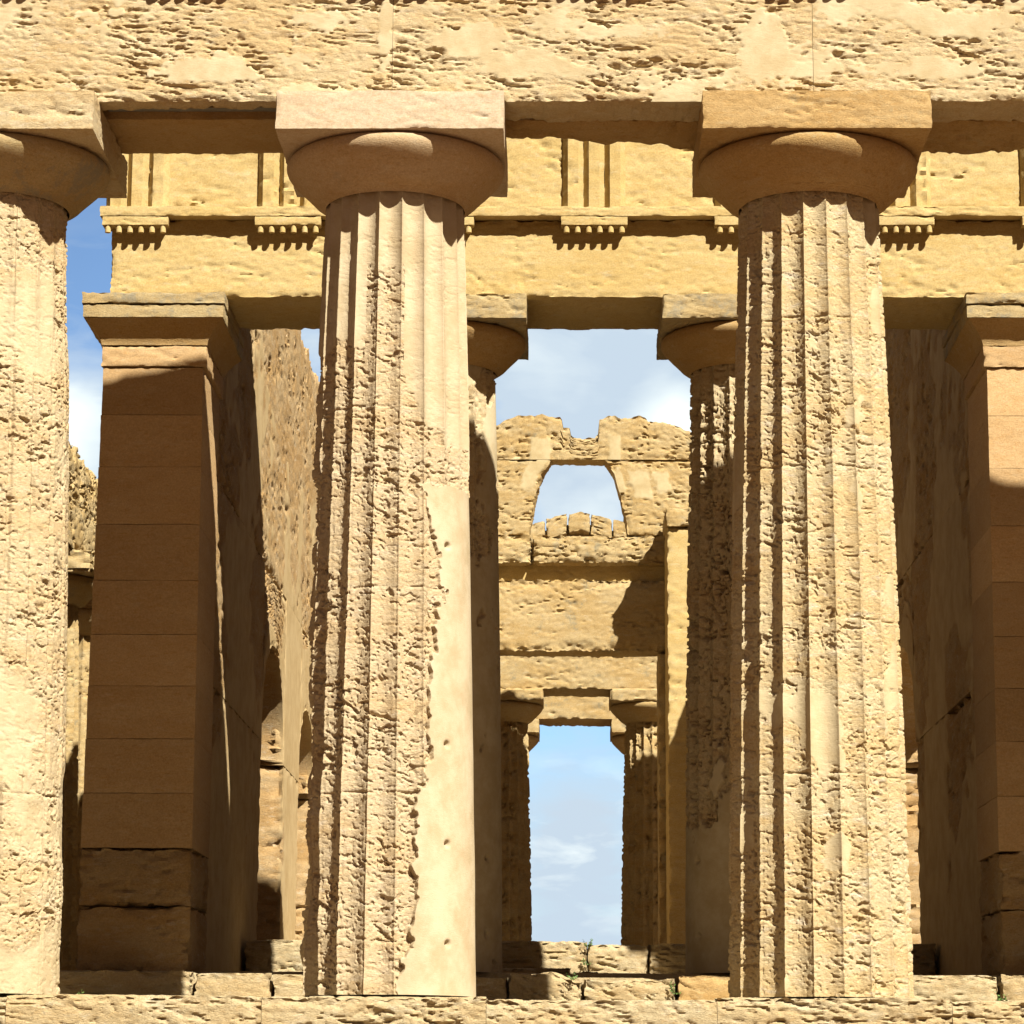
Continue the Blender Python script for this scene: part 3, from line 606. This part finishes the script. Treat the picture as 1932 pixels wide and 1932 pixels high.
# stair pylons on either side of the doorway
for sg, lb in ((-1, 'left stair pier beside the far doorway, hidden behind the inner column'), (1, 'right stair pier beside the far doorway, tall and sunlit at the top')):
    t = thing('stair_pier', lb, 'pier', (sg*2.6, 27.4, .3))
    xa, xb = (-3.69, -1.52) if sg < 0 else (1.52, 3.69)
    rough('pier_wall', (xa, xb, 26.7, 27.97, .7, 8.72), (.045, .08, .045), GOLD, t, amp=.7, chip=.04, chipw=.07, seed=150+sg)
    for i in range(4):
        w_ = (xb-xa)/4; xs_ = [xa+i*w_, xa+(i+1)*w_]
        rough('coping_stone', (xs_[0]-.03, xs_[1]-.05, 26.62, 27.9, 8.73, 9.06+.04*math.sin(i*3)), (.03, .08, .03), FAR, t, amp=1.0, chip=.06, chipw=.1, seed=155+i+sg)

# ------------------------------------------------------------------ far porch and far front
FPY = 32.85
def far_pl(P, th): return np.zeros(len(P))
PF = shaft_mesh(.635, .52, ech_in[0][0]+.01, even(160), 160, 0.0, c2_wear, None, None, 1.6, 31.0, pits=1.3)
for x, lb in ((-1.436, 'left dark column in the far doorway, its capital lit along the top'), (1.436, 'right dark column in the far doorway, its upper right lit by the sun')):
    make_column((x, FPY, .36), lb, PF, (FAR, FAR, FAR), 'columns of the far porch', ab=(AI, TI, HI), ech=ech_in, ab_res=.04, nth=96, ab_amp=1.0, ab_chip=.05)
fe = thing('far_porch_entablature', 'lit stone beam on the two dark columns in the far doorway', 'entablature', (0, FPY, 6.66))
rough('architrave_beam', (-4.6, 4.6, FPY-.6, FPY+.6, 6.667, 7.5), (.035, .2, .035), FAR, fe, amp=.9, seed=160)
for k in range(6):
    if k in (0, 5): continue
    make_column((XC[k], LEN, 0), {1: 'far front column second from the left, behind everything', 2: 'far front column framing the doorway sky on the left', 3: 'far front column framing the doorway sky on the right', 4: 'far front column second from the right, behind everything'}[k],
                LOW, (FAR, FAR, FAR), 'columns of the far front', ab_res=.05, nth=80, ab_amp=.8, ab_chip=.03)
fr = thing('far_front_gable', 'far front beam and low gable, its topmost stones seen through the attic window', 'gable', (0, LEN, H))
rough('architrave_beam', (-8.45, 8.45, LEN-.65, LEN+.65, H+.002, 7.62), (.05, .2, .04), FAR, fr, amp=1.0, seed=170)
rough('frieze_wall', (-8.4, 8.4, LEN-.6, LEN+.6, 7.623, 8.9), (.1, .3, .1), FAR, fr, amp=.8, seed=171)
def gfar(P2, P0):
    P2 = P2.copy(); f = (P0[:, 2]-8.905)/1.0; P2[:, 2] = 8.905+f*(np.maximum(10.93-.27*np.abs(P2[:, 0]-.08), 8.95)-8.905); return P2
rough('gable_wall', (-8.4, 8.4, LEN-.5, LEN+.4, 8.905, 9.905), (.1, .3, .1), FAR, fr, amp=.5, chip=0, warp=gfar, seed=172)
for i in range(-3, 4):
    xm = .08+i*.47; w_ = .225
    def tilt(P2, P0, xm=xm): P2 = P2.copy(); P2[:, 2] += 10.70-.28*np.abs(P2[:, 0]-.08)+.0*P2[:, 0]; P2[:, 0] += (P0[:, 2]-.2)*(-.18 if xm > 0 else .18)*np.sign(P0[:, 0]-xm)*0; return P2
    rough('gable_stone', (xm-w_, xm+w_-.01*(i % 2), LEN-.80, LEN-.52, -.02, .40+.02*(i % 3)), (.03, .1, .03), FAR, fr, amp=1.0, chip=.05, chipw=.06, seed=175+i, warp=tilt)

# ------------------------------------------------------------------ left flank colonnade
PFL = shaft_mesh(.7076, .555, 6.06, even(140), 220, 0.0, c2_wear, None, None, 1.3, 33.0, pits=1.2)
first = None
NAMES = {1: 'first', 2: 'second', 3: 'third', 4: 'fourth', 5: 'fifth', 6: 'sixth', 7: 'seventh', 8: 'eighth', 9: 'ninth', 10: 'tenth', 11: 'eleventh', 12: 'twelfth'}
for k in range(1, 13):
    lb = NAMES[k]+' column back from the corner along the left side colonnade'
    loc = (-7.80, k*LEN/12, 0)
    if first is None:
        first = make_column(loc, lb, PFL, (FAR, FAR, FAR), 'columns of the left side colonnade', ab_res=.04, nth=96, ab_amp=2.2, ab_chip=.14, ech_amp=.6)
    else:
        c = first.copy(); C.objects.link(c); c.location = loc; c['label'] = lb
        for ch in list(first.children):
            d_ = ch.copy(); C.objects.link(d_); d_.parent = c
        c.rotation_euler = (0, 0, R(90*(k % 4)))
fl = thing('side_entablature', 'ruined stone beam with crumbling top over the left side colonnade', 'entablature', (-7.8, 19, H))
for k in range(12):
    y0, y1 = k*LEN/12+(.70 if k == 0 else 0), (k+1)*LEN/12
    fine = 4 <= k <= 7
    rs = (.12, .03, .03) if fine else .12
    rough('architrave_beam', (-8.42, -7.18, y0+.004, y1-.004, H+.002, 7.45), rs, FAR, fl, amp=1.6, pits=1.2, chip=.10, chipw=.14, seed=180+k)
    def crumble(P2, P0, k=k):
        P2 = P2.copy(); f = (P0[:, 2]-7.455)/.8; g = perlin(P0[:, 0]*1.5, P0[:, 1]*2.6, P0[:, 1]*0+k)
        P2[:, 2] += f*(.18*g+.10*perlin(P0[:, 0]*5, P0[:, 1]*7, P0[:, 1]*0)); return P2
    rough('frieze_block', (-8.38, -7.28, y0+.01, y1-.01, 7.455, 8.26), rs, FAR, fl, amp=2.2, pits=1.6, chip=.16, chipw=.2, seed=195+k, warp=crumble)

# ------------------------------------------------------------------ weeds in the joints
def weed(loc, h, n, label, seed):
    rr = random.Random(seed); t = thing('weed', label, 'plant', loc, 'weeds growing in the stone joints')
    P = []; F = []; SP = []; SF = []
    for i in range(n):
        a = rr.uniform(-1.4, 1.4)-math.pi/2; ln = h*rr.uniform(.5, 1.0); el = rr.uniform(.25, 1.3)
        d = Vector((math.cos(a)*math.cos(el), math.sin(a)*math.cos(el), math.sin(el)))
        tip = d*ln; side = d.cross(Vector((0, 0, 1))).normalized()
        b = len(SP); w = .002
        SP += [Vector((0, 0, 0))-side*w, Vector((0, 0, 0))+side*w, tip+side*w, tip-side*w]; SF.append((b, b+1, b+2, b+3))
        for j in range(7):
            f = .25+.75*j/6; c = d*ln*f; q = Vector((rr.uniform(-1, 1), rr.uniform(-1, .3), rr.uniform(-.3, .8))).normalized(); s_ = q.cross(d).normalized()
            L_ = h*rr.uniform(.16, .30); W_ = L_*.34; b = len(P)
            P += [c, c+q*L_*.5+s_*W_, c+q*L_+Vector((0, 0, -.1*L_)), c+q*L_*.5-s_*W_]; F.append((b, b+1, b+2, b+3))
    obj('leaves', np.array([tuple(p) for p in P]), np.array(F), LEAF, t, local=True, smooth=False); obj('stems', np.array([tuple(p) for p in SP]), np.array(SF), STEM, t, local=True, smooth=False)
weed((-.02, 9.08, .76), .11, 8, 'leafy green weed standing highest, at the threshold joint under the doorway sky', 1)
weed((-.05, 9.07, .58), .09, 8, 'spreading green weed just below the tallest weed on the threshold', 2)
weed((-.21, 4.0, .26), .10, 5, 'tiny weed on the wavy inner step block', 3)
weed((.68, 3.99, .14), .11, 6, 'dry weed tuft beside the orange step block', 4)
weed((.42, 3.98, -.01), .08, 5, 'small weed at the foot of the hollow step block', 5)
weed((3.53, 3.98, .08), .12, 5, 'weed hanging in the step joint at the right picture edge', 6)
weed((-3.77, -.5, -.01), .05, 4, 'pale weed sprout on the top step beside the leftmost column', 7)
